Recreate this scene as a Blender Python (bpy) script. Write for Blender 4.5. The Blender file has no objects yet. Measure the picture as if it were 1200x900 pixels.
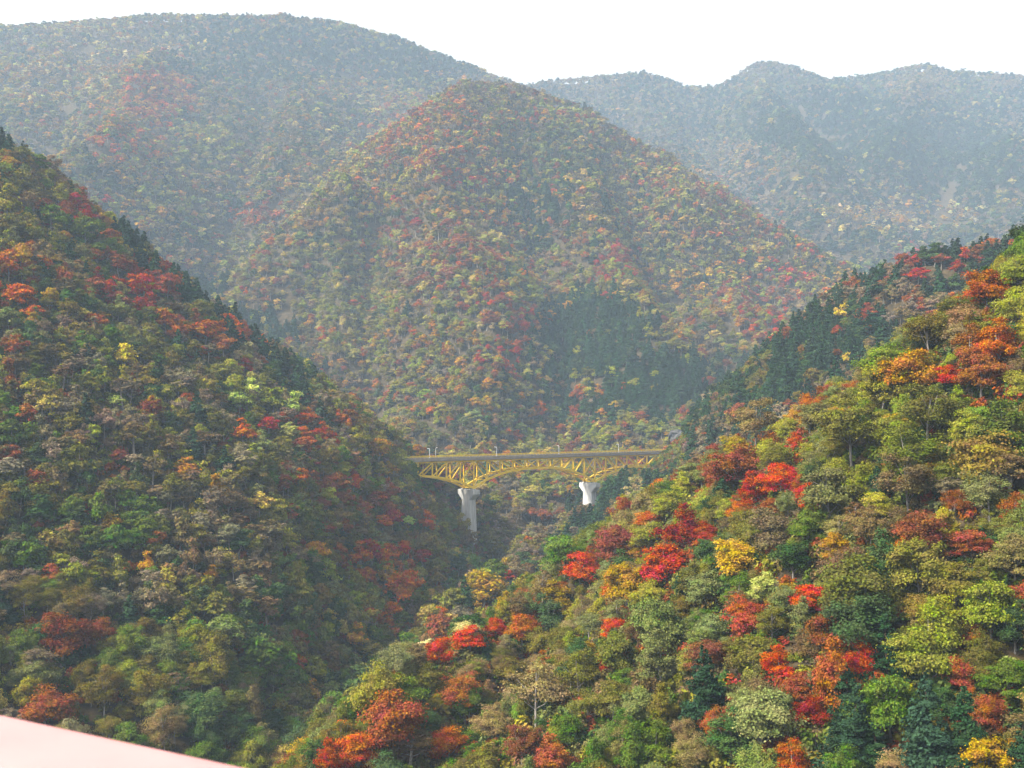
import bpy, math, random
import numpy as np

# ------------------------------------------------------------------ camera, sky, sun, exposure
SC = bpy.context.scene
COL = SC.collection
F, HORIZON, CAMZ = 1267.0, 490.0, 120.0          # focal length and horizon in the 1200x900 frame, eye height in metres

cam_data = bpy.data.cameras.new("camera")
cam = bpy.data.objects.new("camera", cam_data)
COL.objects.link(cam)
cam.location = (0, 0, CAMZ)
cam.rotation_euler = (math.radians(90), 0, 0)
cam_data.sensor_width = 36
cam_data.lens = 36 * F / 1200
cam_data.shift_y = (HORIZON - 450) / 1200
cam_data.clip_start, cam_data.clip_end = 0.05, 20000
cam_data.dof.use_dof = True
cam_data.dof.focus_distance = 500
cam_data.dof.aperture_fstop = 13
SC.camera = cam

SUN_ELEV, SUN_AZ = math.radians(45), math.radians(-110)   # azimuth measured from +Y towards +X
W = bpy.data.worlds.new("World")
SC.world = W
W.use_nodes = True
wt = W.node_tree
wt.nodes.clear()
wo = wt.nodes.new("ShaderNodeOutputWorld")
bg = wt.nodes.new("ShaderNodeBackground")
sky = wt.nodes.new("ShaderNodeTexSky")
sky.sky_type = 'NISHITA'
sky.sun_disc = False
sky.sun_elevation = SUN_ELEV
sky.sun_rotation = SUN_AZ
sky.air_density, sky.dust_density, sky.ozone_density = 1.0, 6.0, 1.0
grey = wt.nodes.new("ShaderNodeHueSaturation")           # thin high overcast: the blue washed out of the sky
grey.inputs['Saturation'].default_value = 0.04
wt.links.new(sky.outputs[0], grey.inputs['Color'])
wt.links.new(grey.outputs[0], bg.inputs['Color'])
bg.inputs['Strength'].default_value = 0.145
wt.links.new(bg.outputs[0], wo.inputs['Surface'])

sun_data = bpy.data.lights.new("sun", 'SUN')
sun_data.energy = 4.6
sun_data.angle = math.radians(9)
sun_data.color = (1.0, 0.90, 0.74)
sun = bpy.data.objects.new("sun", sun_data)
COL.objects.link(sun)
from mathutils import Vector
sd = Vector((math.sin(SUN_AZ) * math.cos(SUN_ELEV), math.cos(SUN_AZ) * math.cos(SUN_ELEV), math.sin(SUN_ELEV)))
sun.rotation_euler = sd.to_track_quat('Z', 'Y').to_euler()
sun.location = (-300, 300, 900)

SC.view_settings.view_transform = 'Standard'
SC.view_settings.look = 'None'
SC.view_settings.gamma = 1
SC.view_settings.use_curve_mapping = False
SC.view_settings.exposure = 1.27
SC.cycles.use_denoising = True
SC.cycles.max_bounces = 6
SC.cycles.diffuse_bounces = 2
SC.cycles.glossy_bounces = 2
SC.cycles.transmission_bounces = 3
SC.cycles.volume_bounces = 2
SC.cycles.use_adaptive_sampling = True
SC.cycles.adaptive_threshold = 0.02

RNG = np.random.default_rng(7)
random.seed(7)

# ------------------------------------------------------------------ helpers
def tag(o, label=None, cat=None, group=None, kind=None):
    if label: o["label"] = label
    if cat: o["category"] = cat
    if group: o["group"] = group
    if kind: o["kind"] = kind
    return o

def make_mesh(name, verts, faces, mats=(), mat_idx=None, smooth=False):
    me = bpy.data.meshes.new(name)
    verts = np.asarray(verts, dtype=np.float32)
    me.from_pydata(verts.tolist(), [], [tuple(f) for f in (faces.tolist() if isinstance(faces, np.ndarray) else faces)])
    for m in mats: me.materials.append(m)
    if mat_idx is not None: me.polygons.foreach_set("material_index", np.asarray(mat_idx, dtype=np.int32))
    if smooth: me.polygons.foreach_set("use_smooth", np.ones(len(me.polygons), dtype=bool))
    me.update()
    return me

def link(name, me, parent=None):
    o = bpy.data.objects.new(name, me)
    COL.objects.link(o)
    if parent is not None: o.parent = parent
    return o

def empty(name, loc=(0, 0, 0), rz=0):
    o = bpy.data.objects.new(name, None)
    o.empty_display_size = 0.5
    COL.objects.link(o)
    o.location = loc
    o.rotation_euler = (0, 0, rz)
    return o

class MB:
    """collects boxes and bars into one mesh"""
    def __init__(s): s.v, s.f = [], []
    def add(s, vs, fs):
        b = len(s.v); s.v += [tuple(v) for v in vs]; s.f += [tuple(b + i for i in f) for f in fs]
    def box(s, x0, x1, y0, y1, z0, z1):
        s.add([(x0, y0, z0), (x1, y0, z0), (x1, y1, z0), (x0, y1, z0), (x0, y0, z1), (x1, y0, z1), (x1, y1, z1), (x0, y1, z1)],
              [(0, 3, 2, 1), (4, 5, 6, 7), (0, 1, 5, 4), (1, 2, 6, 5), (2, 3, 7, 6), (3, 0, 4, 7)])
    def bar(s, p, q, w, h, up=(0, 0, 1)):
        p, q = Vector(p), Vector(q)
        d = (q - p).normalized()
        a = d.cross(Vector(up))
        if a.length < 1e-4: a = d.cross(Vector((1, 0, 0)))
        a.normalize(); b = a.cross(d).normalized()
        a *= w / 2; b *= h / 2
        vs = [p - a - b, p + a - b, p + a + b, p - a + b, q - a - b, q + a - b, q + a + b, q - a + b]
        s.add(vs, [(0, 1, 2, 3), (7, 6, 5, 4), (0, 4, 5, 1), (1, 5, 6, 2), (2, 6, 7, 3), (3, 7, 4, 0)])
    def tube(s, pts, rads, n=8):
        pts = [Vector(p) for p in pts]
        vs, fs = [], []
        for i, (p, r) in enumerate(zip(pts, rads)):
            d = (pts[min(i + 1, len(pts) - 1)] - pts[max(i - 1, 0)]).normalized()
            a = d.cross(Vector((0.3, 1, 0.1))).normalized(); b = d.cross(a)
            for k in range(n):
                t = 2 * math.pi * k / n
                vs.append(p + a * (r * math.cos(t)) + b * (r * math.sin(t)))
        for i in range(len(pts) - 1):
            for k in range(n):
                fs.append((i * n + k, i * n + (k + 1) % n, (i + 1) * n + (k + 1) % n, (i + 1) * n + k))
        fs.append(tuple(range(n - 1, -1, -1))); fs.append(tuple(range((len(pts) - 1) * n, len(pts) * n)))
        s.add(vs, fs)
    def build(s, name, mat, parent=None, smooth=False):
        return link(name, make_mesh(name, s.v, s.f, [mat], smooth=smooth), parent)

def new_mat(name):
    m = bpy.data.materials.new(name)
    m.use_nodes = True
    nt = m.node_tree
    return m, nt, nt.nodes["Principled BSDF"], nt.nodes["Material Output"]

def noisy_mat(name, c0, c1, scale=3.0, rough=0.7, bump=0.0, detail=5.0, spec=0.3, contrast=(0.3, 0.7), stretch=None):
    m, nt, p, out = new_mat(name)
    tc = nt.nodes.new("ShaderNodeTexCoord")
    no = nt.nodes.new("ShaderNodeTexNoise")
    no.inputs['Scale'].default_value = scale
    no.inputs['Detail'].default_value = detail
    if stretch:
        mp = nt.nodes.new("ShaderNodeMapping"); mp.inputs['Scale'].default_value = stretch
        nt.links.new(tc.outputs['Object'], mp.inputs[0]); nt.links.new(mp.outputs[0], no.inputs['Vector'])
    else:
        nt.links.new(tc.outputs['Object'], no.inputs['Vector'])
    r = nt.nodes.new("ShaderNodeValToRGB")
    r.color_ramp.elements[0].position, r.color_ramp.elements[1].position = contrast
    r.color_ramp.elements[0].color = (*c0, 1); r.color_ramp.elements[1].color = (*c1, 1)
    nt.links.new(no.outputs[0], r.inputs[0]); nt.links.new(r.outputs[0], p.inputs['Base Color'])
    p.inputs['Roughness'].default_value = rough
    p.inputs['Specular IOR Level'].default_value = spec
    if bump:
        b = nt.nodes.new("ShaderNodeBump"); b.inputs['Strength'].default_value = bump
        nt.links.new(no.outputs[0], b.inputs['Height']); nt.links.new(b.outputs[0], p.inputs['Normal'])
    return m

# ------------------------------------------------------------------ terrain height field
_H = RNG.random((256, 256))
def vnoise(x, y, s):
    x = x / s; y = y / s
    xi = np.floor(x).astype(int); yi = np.floor(y).astype(int)
    fx = x - xi; fy = y - yi
    fx = fx * fx * (3 - 2 * fx); fy = fy * fy * (3 - 2 * fy)
    g = lambda a, b: _H[a % 256, b % 256]
    return (g(xi, yi) * (1 - fx) + g(xi + 1, yi) * fx) * (1 - fy) + (g(xi, yi + 1) * (1 - fx) + g(xi + 1, yi + 1) * fx) * fy
def fbm(x, y, s, o=4):
    t, a, n = 0, 1.0, 0
    for k in range(o):
        t = t + a * vnoise(x + 37 * k, y - 91 * k, s / 2 ** k); n += a; a *= 0.5
    return t / n

def pt(px, py, d, lower=0.0):
    return ((px - 600) / F * d, d, CAMZ + (HORIZON - py) / F * d - lower)

# crests: (px, py, distance) in order; side slopes (left of travel, right of travel), rounding radius, canopy to subtract
RIDGES = [
    # L: spur of the near left slope running down to the bridge
    dict(z='L', p=[(-420, -80, 590), (-200, 40, 600), (0, 163, 620), (70, 222, 630), (150, 296, 640), (230, 345, 650), (300, 392, 660), (380, 470, 665), (430, 518, 668), (470, 556, 668), (500, 600, 664), (530, 650, 650), (580, 740, 600)],
         sl=0.95, sr=0.84, r=10, low=9),
    # R: crest of the near right slope running down and left towards the camera
    dict(z='R', p=[(1500, 130, 250), (1330, 190, 255), (1200, 285, 262), (1110, 358, 275), (1040, 404, 285), (1000, 442, 295), (900, 482, 312), (830, 520, 322), (760, 572, 322), (690, 616, 315), (640, 661, 305), (590, 692, 288), (520, 730, 265), (440, 784, 240), (395, 846, 218), (360, 910, 200), (330, 990, 185)],
         sl=0.86, sr=1.15, r=8, low=11.5),
    # C: conifer spur behind the near right slope
    dict(z='C', p=[(1500, 180, 540), (1250, 258, 570), (1180, 272, 580), (1090, 285, 600), (1000, 322, 640), (930, 385, 690), (860, 470, 735), (800, 548, 775), (740, 615, 760), (700, 660, 735)],
         sl=0.95, sr=0.95, r=8, low=12),
    # M: central hill, its front spur, its left and right contours
    dict(z='M', p=[(620, 640, 700), (605, 590, 770), (590, 522, 870), (580, 440, 960), (560, 350, 1060), (520, 270, 1170), (500, 190, 1310), (520, 130, 1430), (548, 97, 1520)], sl=1.2, sr=1.2, r=26, low=8),
    dict(z='M', p=[(548, 97, 1520), (470, 145, 1490), (400, 205, 1450), (330, 262, 1400), (260, 305, 1350), (200, 345, 1290), (150, 420, 1200)], sl=0.9, sr=0.9, r=22, low=8),
    dict(z='M', p=[(548, 97, 1520), (600, 100, 1580), (680, 125, 1600), (760, 172, 1570), (830, 215, 1520), (900, 262, 1440), (950, 305, 1370), (985, 340, 1300)], sl=0.9, sr=0.9, r=22, low=8),
    dict(z='M', p=[(680, 125, 1600), (690, 200, 1400), (730, 270, 1230), (770, 330, 1100), (800, 400, 980), (790, 470, 900)], sl=1.25, sr=1.25, r=18, low=8),
    dict(z='M', p=[(400, 205, 1450), (400, 290, 1240), (410, 380, 1070), (440, 460, 950), (470, 520, 880)], sl=1.25, sr=1.25, r=18, low=8),
    dict(z='M', p=[(600, 105, 1570), (620, 190, 1370), (640, 280, 1180), (650, 370, 1020), (640, 450, 920)], sl=1.25, sr=1.25, r=16, low=8),
    dict(z='M', p=[(830, 215, 1520), (850, 280, 1330), (870, 350, 1150), (860, 420, 1020)], sl=1.25, sr=1.25, r=16, low=8),
    dict(z='M', p=[(330, 262, 1400), (340, 320, 1240), (350, 400, 1080)], sl=1.25, sr=1.25, r=16, low=8),
    # F: far left mountain and its spurs
    dict(z='F', p=[(-350, 75, 2150), (-120, 45, 2250), (0, 36, 2300), (100, 28, 2320), (180, 20, 2330), (330, 21, 2350), (400, 30, 2370), (460, 47, 2400), (540, 76, 2450), (620, 108, 2500), (700, 170, 2500)], sl=0.8, sr=0.8, r=40, low=7),
    dict(z='F', p=[(300, 24, 2340), (240, 60, 2180), (190, 100, 2020), (150, 150, 1880), (120, 210, 1740), (100, 290, 1580), (110, 370, 1430)], sl=1.25, sr=1.25, r=18, low=8),
    dict(z='F', p=[(400, 30, 2370), (430, 80, 2180), (400, 130, 2020), (350, 190, 1850), (310, 240, 1720)], sl=1.25, sr=1.25, r=18, low=8),
    dict(z='F', p=[(60, 31, 2310), (20, 100, 2080), (-20, 170, 1880), (-60, 250, 1680)], sl=1.25, sr=1.25, r=18, low=8),
    dict(z='F', p=[(180, 20, 2330), (110, 70, 2150), (70, 130, 1960), (40, 200, 1780)], sl=1.25, sr=1.25, r=18, low=8),
    dict(z='F', p=[(480, 55, 2410), (500, 90, 2200), (470, 130, 2040)], sl=1.25, sr=1.25, r=18, low=8),
    dict(z='F', p=[(240, 60, 2180), (260, 130, 1980), (250, 200, 1800), (220, 270, 1640)], sl=1.25, sr=1.25, r=18, low=8),
    # B: far right mountain and its spurs
    dict(z='B', p=[(560, 120, 2700), (610, 100, 2750), (680, 94, 2800), (750, 86, 2820), (772, 92, 2830), (800, 102, 2840), (835, 104, 2850), (868, 90, 2850), (895, 76, 2860), (918, 88, 2860), (945, 97, 2860), (1000, 91, 2840), (1040, 86, 2820), (1085, 78, 2800), (1120, 86, 2790), (1160, 88, 2780), (1200, 91, 2760), (1300, 90, 2720), (1500, 110, 2650)], sl=0.8, sr=0.75, r=25, low=6),
    dict(z='B', p=[(700, 95, 2800), (780, 140, 2500), (860, 185, 2250), (930, 225, 2080), (985, 270, 1940), (1020, 310, 1820)], sl=1.2, sr=1.2, r=26, low=8),
    dict(z='B', p=[(1085, 78, 2800), (1070, 140, 2500), (1040, 200, 2230), (1080, 260, 1950), (1130, 320, 1750)], sl=1.2, sr=1.2, r=24, low=8),
    dict(z='B', p=[(1300, 90, 2720), (1260, 160, 2350), (1220, 220, 2050), (1180, 262, 1850)], sl=1.2, sr=1.2, r=24, low=8),
    dict(z='B', p=[(895, 76, 2860), (930, 130, 2600), (960, 180, 2380), (1000, 230, 2150)], sl=1.2, sr=1.2, r=26, low=8),
]
for R_ in RIDGES:
    R_['w'] = np.array([pt(*q, lower=R_['low']) for q in R_['p']])

CARVE = []
RIVER = [(20, 725, 24), (-7, 656, 18), (-14, 570, 16), (-40, 450, 13), (-66, 330, 11), (-70, 200, 9), (-60, 0, 6)]
ZONES = ['L', 'R', 'C', 'M', 'F', 'B']
def terrain(x, y, want_zone=False):
    x = np.asarray(x, float); y = np.asarray(y, float)
    best = np.full(x.shape, -1e9); zone = np.zeros(x.shape, int)
    wob = (fbm(x, y, 90, 4) - 0.5)
    wob2 = (fbm(x + 900, y + 300, 320, 4) - 0.5)
    gul = np.abs(fbm(x - 500 + 0.35 * y, y + 777, 300, 3) - 0.5) * 2          # gullies between side spurs of the far hills
    for R_ in RIDGES:
        P = R_['w']
        h = np.full(x.shape, -1e9)
        for a, b in zip(P[:-1], P[1:]):
            dx, dy = b[0] - a[0], b[1] - a[1]
            L2 = dx * dx + dy * dy
            t = np.clip(((x - a[0]) * dx + (y - a[1]) * dy) / L2, 0, 1)
            ex, ey = x - a[0] - t * dx, y - a[1] - t * dy
            d = np.hypot(ex, ey)
            side = dx * ey - dy * ex                       # > 0: left of travel
            s = np.where(side > 0, R_['sl'], R_['sr'])
            r = R_['r']
            d2 = np.sqrt(d * d + r * r) - r
            far = R_['z'] in 'MFB'
            g = np.clip(d2 / 120.0, 0, 1)
            hh = a[2] + t * (b[2] - a[2]) - s * d2 * (1 - 0.12 * np.clip(d2 / 400, 0, 1.5)) + g * (wob * (26 if far else 14) + wob2 * (60 if far else 12) + (gul * 80 - 22 if far else 0))
            h = np.maximum(h, hh)
        k = h > best
        best = np.where(k, h, best)
        zone = np.where(k, ZONES.index(R_['z']), zone)
    cut = np.full(x.shape, 1e9)                                # the river's V-shaped cut between the slopes
    for a, b in zip(RIVER[:-1], RIVER[1:]):
        dx, dy = b[0] - a[0], b[1] - a[1]
        t = np.clip(((x - a[0]) * dx + (y - a[1]) * dy) / (dx * dx + dy * dy), 0, 1)
        d = np.hypot(x - a[0] - t * dx, y - a[1] - t * dy)
        cut = np.minimum(cut, a[2] + t * (b[2] - a[2]) + 1.35 * d)
    best = np.minimum(best, cut + 4 * wob)
    floor_z = 14 + 6 * wob + np.where(y > 0, np.clip(y - 1000, 0, 3000) * 0.10, 0)
    best = np.maximum(best, floor_z)
    best = best + wob * 3.0
    for (P, amp, wid) in CARVE:                                  # ravines (amp < 0) and side spurs (amp > 0) of the hills
        x0, x1, y0, y1 = P[:, 0].min() - 3 * wid, P[:, 0].max() + 3 * wid, P[:, 1].min() - 3 * wid, P[:, 1].max() + 3 * wid
        k = (x > x0) & (x < x1) & (y > y0) & (y < y1)
        if not k.any(): continue
        xs, ys = x[k] + 22 * wob2[k], y[k] + 22 * wob[k]
        d = np.full(xs.shape, 1e9); tt = np.zeros(xs.shape)
        for i, (a, b) in enumerate(zip(P[:-1], P[1:])):
            dx, dy = b[0] - a[0], b[1] - a[1]
            t = np.clip(((xs - a[0]) * dx + (ys - a[1]) * dy) / (dx * dx + dy * dy), 0, 1)
            dd = np.hypot(xs - a[0] - t * dx, ys - a[1] - t * dy)
            tt = np.where(dd < d, (i + t) / (len(P) - 1), tt); d = np.minimum(d, dd)
        best[k] += amp * np.exp(-(d / wid)) * np.clip(tt * 3.5, 0, 1)
    return (best, zone) if want_zone else best

def trace(txt):
    out_ = []
    for e in txt.split():
        a, b = map(float, e.split(','))
        ys = np.arange(690, 3300, 4.0)
        xs = (a - 600) / F * ys
        g = terrain(xs, ys) >= CAMZ + (HORIZON - b) / F * ys
        if g.any(): out_.append((xs[np.argmax(g)], ys[np.argmax(g)]))
    return np.array(out_)
_c = [(trace(t_), a_, w_) for t_, a_, w_ in (
    ('600,112 622,200 648,290 660,380 640,460', -75, 60), ('480,160 440,250 425,340 440,430', -60, 55), ('715,170 745,250 790,330 850,400', -60, 55),
    ('375,240 370,330 385,400', -50, 45), ('840,235 880,290 905,350', -45, 45), ('540,130 505,200 535,290 570,370 575,450', 45, 50), ('690,150 700,240 735,320 765,390', 40, 45),
    ('420,200 395,270 400,360', 35, 40), ('300,45 315,120 285,200 240,290', -75, 80), ('110,45 85,110 60,180', -45, 70), ('420,50 440,100 420,150', -60, 75),
    ('215,75 180,105 150,160 125,220', 80, 70), ('350,80 340,150 320,210', 60, 70), ('790,115 830,170 900,225', -65, 75), ('945,115 985,170 1030,225', -60, 75), ('1140,105 1120,180 1100,240', -60, 80),
    ('1085,90 1065,140 1045,200', 70, 70), ('870,95 920,150 965,205', 60, 70))]
CARVE += [c for c in _c if len(c[0]) > 1]

# ------------------------------------------------------------------ ground sheet
def axis(fine0, fine1, step, lo, hi, grow=1.07):
    a = list(np.arange(fine0, fine1 + 0.1, step))
    s = step
    while a[-1] < hi: s = min(s * grow, 60); a.append(a[-1] + s)
    s = step
    b = [a[0]]
    while b[-1] > lo: s = min(s * grow, 60); b.append(b[-1] - s)
    return np.array(b[::-1][:-1] + a)
gx = axis(-260, 260, 5.5, -3600, 3600)
gy = axis(60, 800, 6, -400, 4300, 1.05)
GX, GY = np.meshgrid(gx, gy)
GZ = terrain(GX.ravel(), GY.ravel()).reshape(GX.shape)
nx, ny = len(gx), len(gy)
ii = np.arange(nx * ny).reshape(ny, nx)
quads = np.stack([ii[:-1, :-1], ii[:-1, 1:], ii[1:, 1:], ii[1:, :-1]], -1).reshape(-1, 4)

soil, nt, p, out = new_mat("forest_floor")
tc = nt.nodes.new("ShaderNodeTexCoord")
n1 = nt.nodes.new("ShaderNodeTexNoise"); n1.inputs['Scale'].default_value = 0.35; n1.inputs['Detail'].default_value = 8
r1 = nt.nodes.new("ShaderNodeValToRGB")
r1.color_ramp.elements[0].position, r1.color_ramp.elements[1].position = 0.32, 0.68
r1.color_ramp.elements[0].color = (0.022, 0.018, 0.009, 1)
r1.color_ramp.elements[1].color = (0.065, 0.047, 0.024, 1)
nt.links.new(tc.outputs['Object'], n1.inputs['Vector']); nt.links.new(n1.outputs[0], r1.inputs[0])
nt.links.new(r1.outputs[0], p.inputs['Base Color'])
p.inputs['Roughness'].default_value = 0.95
p.inputs['Specular IOR Level'].default_value = 0.1
bp = nt.nodes.new("ShaderNodeBump"); bp.inputs['Strength'].default_value = 0.8; bp.inputs['Distance'].default_value = 1.0
nt.links.new(n1.outputs[0], bp.inputs['Height']); nt.links.new(bp.outputs[0], p.inputs['Normal'])
ground = link("ground", make_mesh("ground", np.stack([GX.ravel(), GY.ravel(), GZ.ravel()], -1), quads, [soil], smooth=True))
tag(ground, "steep leaf-littered mountainsides and gorge under the autumn forest", "ground", kind="structure")

# ------------------------------------------------------------------ materials
def leaf_material(name, translucent=0.22, vmin=0.60, vmax=1.35, hue=0.02):
    m, nt, p, out = new_mat(name)
    at = nt.nodes.new("ShaderNodeAttribute"); at.attribute_type = 'INSTANCER'; at.attribute_name = "tint"
    ge = nt.nodes.new("ShaderNodeNewGeometry")
    mr = nt.nodes.new("ShaderNodeMapRange"); mr.inputs['To Min'].default_value = vmin; mr.inputs['To Max'].default_value = vmax
    nt.links.new(ge.outputs['Random Per Island'], mr.inputs['Value'])
    wn = nt.nodes.new("ShaderNodeTexWhiteNoise"); wn.noise_dimensions = '1D'
    nt.links.new(ge.outputs['Random Per Island'], wn.inputs['W'])
    mh = nt.nodes.new("ShaderNodeMapRange"); mh.inputs['To Min'].default_value = 0.5 - hue; mh.inputs['To Max'].default_value = 0.5 + hue
    nt.links.new(wn.outputs['Value'], mh.inputs['Value'])
    hs = nt.nodes.new("ShaderNodeHueSaturation")
    nt.links.new(at.outputs['Color'], hs.inputs['Color'])
    nt.links.new(mr.outputs[0], hs.inputs['Value']); nt.links.new(mh.outputs[0], hs.inputs['Hue'])
    tc_ = nt.nodes.new("ShaderNodeTexCoord"); nz_ = nt.nodes.new("ShaderNodeTexNoise"); nz_.inputs['Scale'].default_value = 0.33; nz_.inputs['Detail'].default_value = 2
    nt.links.new(tc_.outputs['Object'], nz_.inputs['Vector'])
    h2 = nt.nodes.new("ShaderNodeMapRange"); h2.inputs['From Min'].default_value = 0.3; h2.inputs['From Max'].default_value = 0.7
    h2.inputs['To Min'].default_value = 0.5 - hue * 1.6; h2.inputs['To Max'].default_value = 0.5 + hue * 1.8
    nt.links.new(nz_.outputs[0], h2.inputs['Value'])
    hs2 = nt.nodes.new("ShaderNodeHueSaturation"); nt.links.new(hs.outputs[0], hs2.inputs['Color']); nt.links.new(h2.outputs[0], hs2.inputs['Hue'])
    s2 = nt.nodes.new("ShaderNodeMapRange"); s2.inputs['From Min'].default_value = 0.3; s2.inputs['From Max'].default_value = 0.7
    s2.inputs['To Min'].default_value = 0.95; s2.inputs['To Max'].default_value = 1.14
    nt.links.new(nz_.outputs[0], s2.inputs['Value']); nt.links.new(s2.outputs[0], hs2.inputs['Saturation'])
    hs = hs2
    df = nt.nodes.new("ShaderNodeBsdfDiffuse"); tr = nt.nodes.new("ShaderNodeBsdfTranslucent")
    mx = nt.nodes.new("ShaderNodeMixShader"); mx.inputs[0].default_value = translucent
    nt.links.new(hs.outputs[0], df.inputs['Color']); nt.links.new(hs.outputs[0], tr.inputs['Color'])
    nt.links.new(df.outputs[0], mx.inputs[1]); nt.links.new(tr.outputs[0], mx.inputs[2])
    nt.links.new(mx.outputs[0], out.inputs['Surface'])
    nt.nodes.remove(p)
    return m

LEAF = leaf_material("autumn_leaves")
NEEDLE = leaf_material("conifer_needles", 0.12, 0.65, 1.4, 0.015)
BARK = noisy_mat("bark", (0.12, 0.10, 0.085), (0.34, 0.31, 0.27), 1.5, 0.9, 0.4, spec=0.1, stretch=(3, 3, 0.6))

CEDAR_BARK = noisy_mat("cedar_bark", (0.035, 0.026, 0.02), (0.09, 0.065, 0.05), 1.5, 0.95, 0.4, spec=0.1, stretch=(3, 3, 0.5))

# ------------------------------------------------------------------ tree prototypes: ten metres wide before scaling
def leaf_faces(C, N, size, rng, fold=0.25, aspect=1.5):
    """one folded diamond per centre C with normal N"""
    n = len(C)
    N = N / np.linalg.norm(N, axis=1, keepdims=True)
    A = np.cross(N, rng.normal(size=(n, 3))); A /= np.linalg.norm(A, axis=1, keepdims=True) + 1e-9
    B = np.cross(N, A)
    s = (size * rng.uniform(0.6, 1.3, n))[:, None]
    tip0, tip1 = C - A * s * aspect * 0.5, C + A * s * aspect * 0.5
    w0, w1 = C - B * s * 0.5 + N * s * fold * 0.3, C + B * s * 0.5 + N * s * fold * 0.3
    V = np.stack([tip0, w0, tip1, w1], 1).reshape(-1, 3)
    b = np.arange(n)[:, None] * 4
    T = np.concatenate([b + [[0, 1, 2]], b + [[0, 2, 3]]], 0)
    return V, T

def broad_crown(rng, n, size, rx=5.0, z0=4.0, z1=12.0, lobes=18, tier=0.55, spread=0.33, flat=1.0, ragged=0.42, shell=0.5):
    """leaf clumps spread through an uneven envelope; tier < 1 flattens each clump into a spray"""
    zc, rz = (z0 + z1) / 2, (z1 - z0) / 2
    cs = []
    while len(cs) < lobes:
        d = rng.normal(size=3); d /= np.linalg.norm(d)
        r = rng.uniform(shell, 1.0) * (1 + rng.uniform(-ragged, ragged * 0.4))
        if d[2] < -0.75: continue
        c = np.array([d[0] * rx * r, d[1] * rx * r, zc + d[2] * rz * r])
        cs.append(c)
    cs.append(np.array([0, 0, zc + rz * 0.75])); cs.append(np.array([0.3, -0.2, zc]))
    cs = np.array(cs)
    w = rng.uniform(0.5, 1.2, len(cs)); w /= w.sum()
    k = rng.choice(len(cs), n, p=w)
    rad = (rx * spread) * rng.uniform(0.5, 1.35, len(cs))
    d = rng.normal(size=(n, 3)); d /= np.linalg.norm(d, axis=1, keepdims=True)
    rr = np.clip(0.62 + 0.36 * rng.normal(size=n), 0.05, 1.7)
    off = d * (rr * rad[k])[:, None]
    off[:, 2] *= tier
    off[:, 2] -= 0.12 * np.hypot(off[:, 0], off[:, 1]) * flat
    C = cs[k] + off
    cen = np.array([0, 0, zc - rz * 0.3])
    outw = C - cen; outw /= np.linalg.norm(outw, axis=1, keepdims=True) + 1e-9
    N = 0.45 * d + 0.55 * outw + np.array([0, 0, 0.55]) + 0.55 * rng.normal(size=(n, 3))
    V, T = leaf_faces(C, N, size, rng)
    return V, T, cs

def trunk_mesh(rng, cs, z_fork, top, r0=0.28, limbs=9, n=6):
    mb = MB()
    lean = rng.normal(size=2) * 0.35
    pts = [(0, 0, -2.0), (0, 0, 0), (lean[0] * .5, lean[1] * .5, z_fork * .6), (lean[0], lean[1], z_fork), (lean[0] * 1.2, lean[1] * 1.2, (z_fork + top) / 2), (lean[0], lean[1], top)]
    mb.tube(pts, [r0 * 1.3, r0, r0 * .85, r0 * .7, r0 * .4, r0 * .1], n)
    idx = rng.permutation(len(cs))[:limbs]
    for i in idx:
        c = cs[i]
        zs = rng.uniform(z_fork * .75, max(z_fork * 1.01, min(top * .8, c[2] - .5)))
        s = np.array([lean[0], lean[1], zs])
        m = (s + c) / 2 + np.array([0, 0, -0.35])
        mb.tube([s, m, c], [r0 * .42, r0 * .28, r0 * .07], max(4, n - 2))
    return np.array([tuple(v) for v in mb.v]), mb.f

def conifer(rng, n, size, rx=3.2, top=15.0, base=0.8, tiers=16):
    """uneven cedar: whorls of drooping boughs, each its own length and height, blunt at the top"""
    Cs, Ns = [], []
    boughs = []
    for t in range(tiers):
        u = t / (tiers - 1)
        for q in range(max(4, int(8 * (1 - u) + 3))):
            z = base + (top - base) * (u * 0.97) + rng.normal() * 0.35
            R_ = (rx * (1 - u ** 1.5) * rng.uniform(0.55, 1.18) + 0.45)
            boughs.append((rng.uniform(0, 2 * math.pi), z, R_))
    tot = sum(b_[2] for b_ in boughs)
    lean = rng.normal(size=2) * 0.03
    for (an, z, R_) in boughs:
        m = max(8, int(n * R_ / tot))
        r = R_ * rng.uniform(0.1, 1, m) ** 0.6
        a_ = an + rng.normal(size=m) * 0.30
        zz = z - r * 0.28 + rng.normal(size=m) * 0.22 + 0.25 * (r / R_) ** 2
        Cs.append(np.stack([r * np.cos(a_) + lean[0] * zz, r * np.sin(a_) + lean[1] * zz, zz], -1))
        Ns.append(np.stack([np.cos(a_) * .6, np.sin(a_) * .6, np.full(m, 0.7)], -1) + rng.normal(size=(m, 3)) * .45)
    C, N = np.concatenate(Cs), np.concatenate(Ns)
    V, T = leaf_faces(C, N, size, rng, 0.2, 1.7)
    mb = MB()
    mb.tube([(0, 0, -2), (0, 0, 0), (lean[0] * top * .6, lean[1] * top * .6, top * .6), (lean[0] * top, lean[1] * top, top * .97)], [.36, .3, .17, .03], 6)
    return V, T, np.array([tuple(v) for v in mb.v]), mb.f

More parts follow.
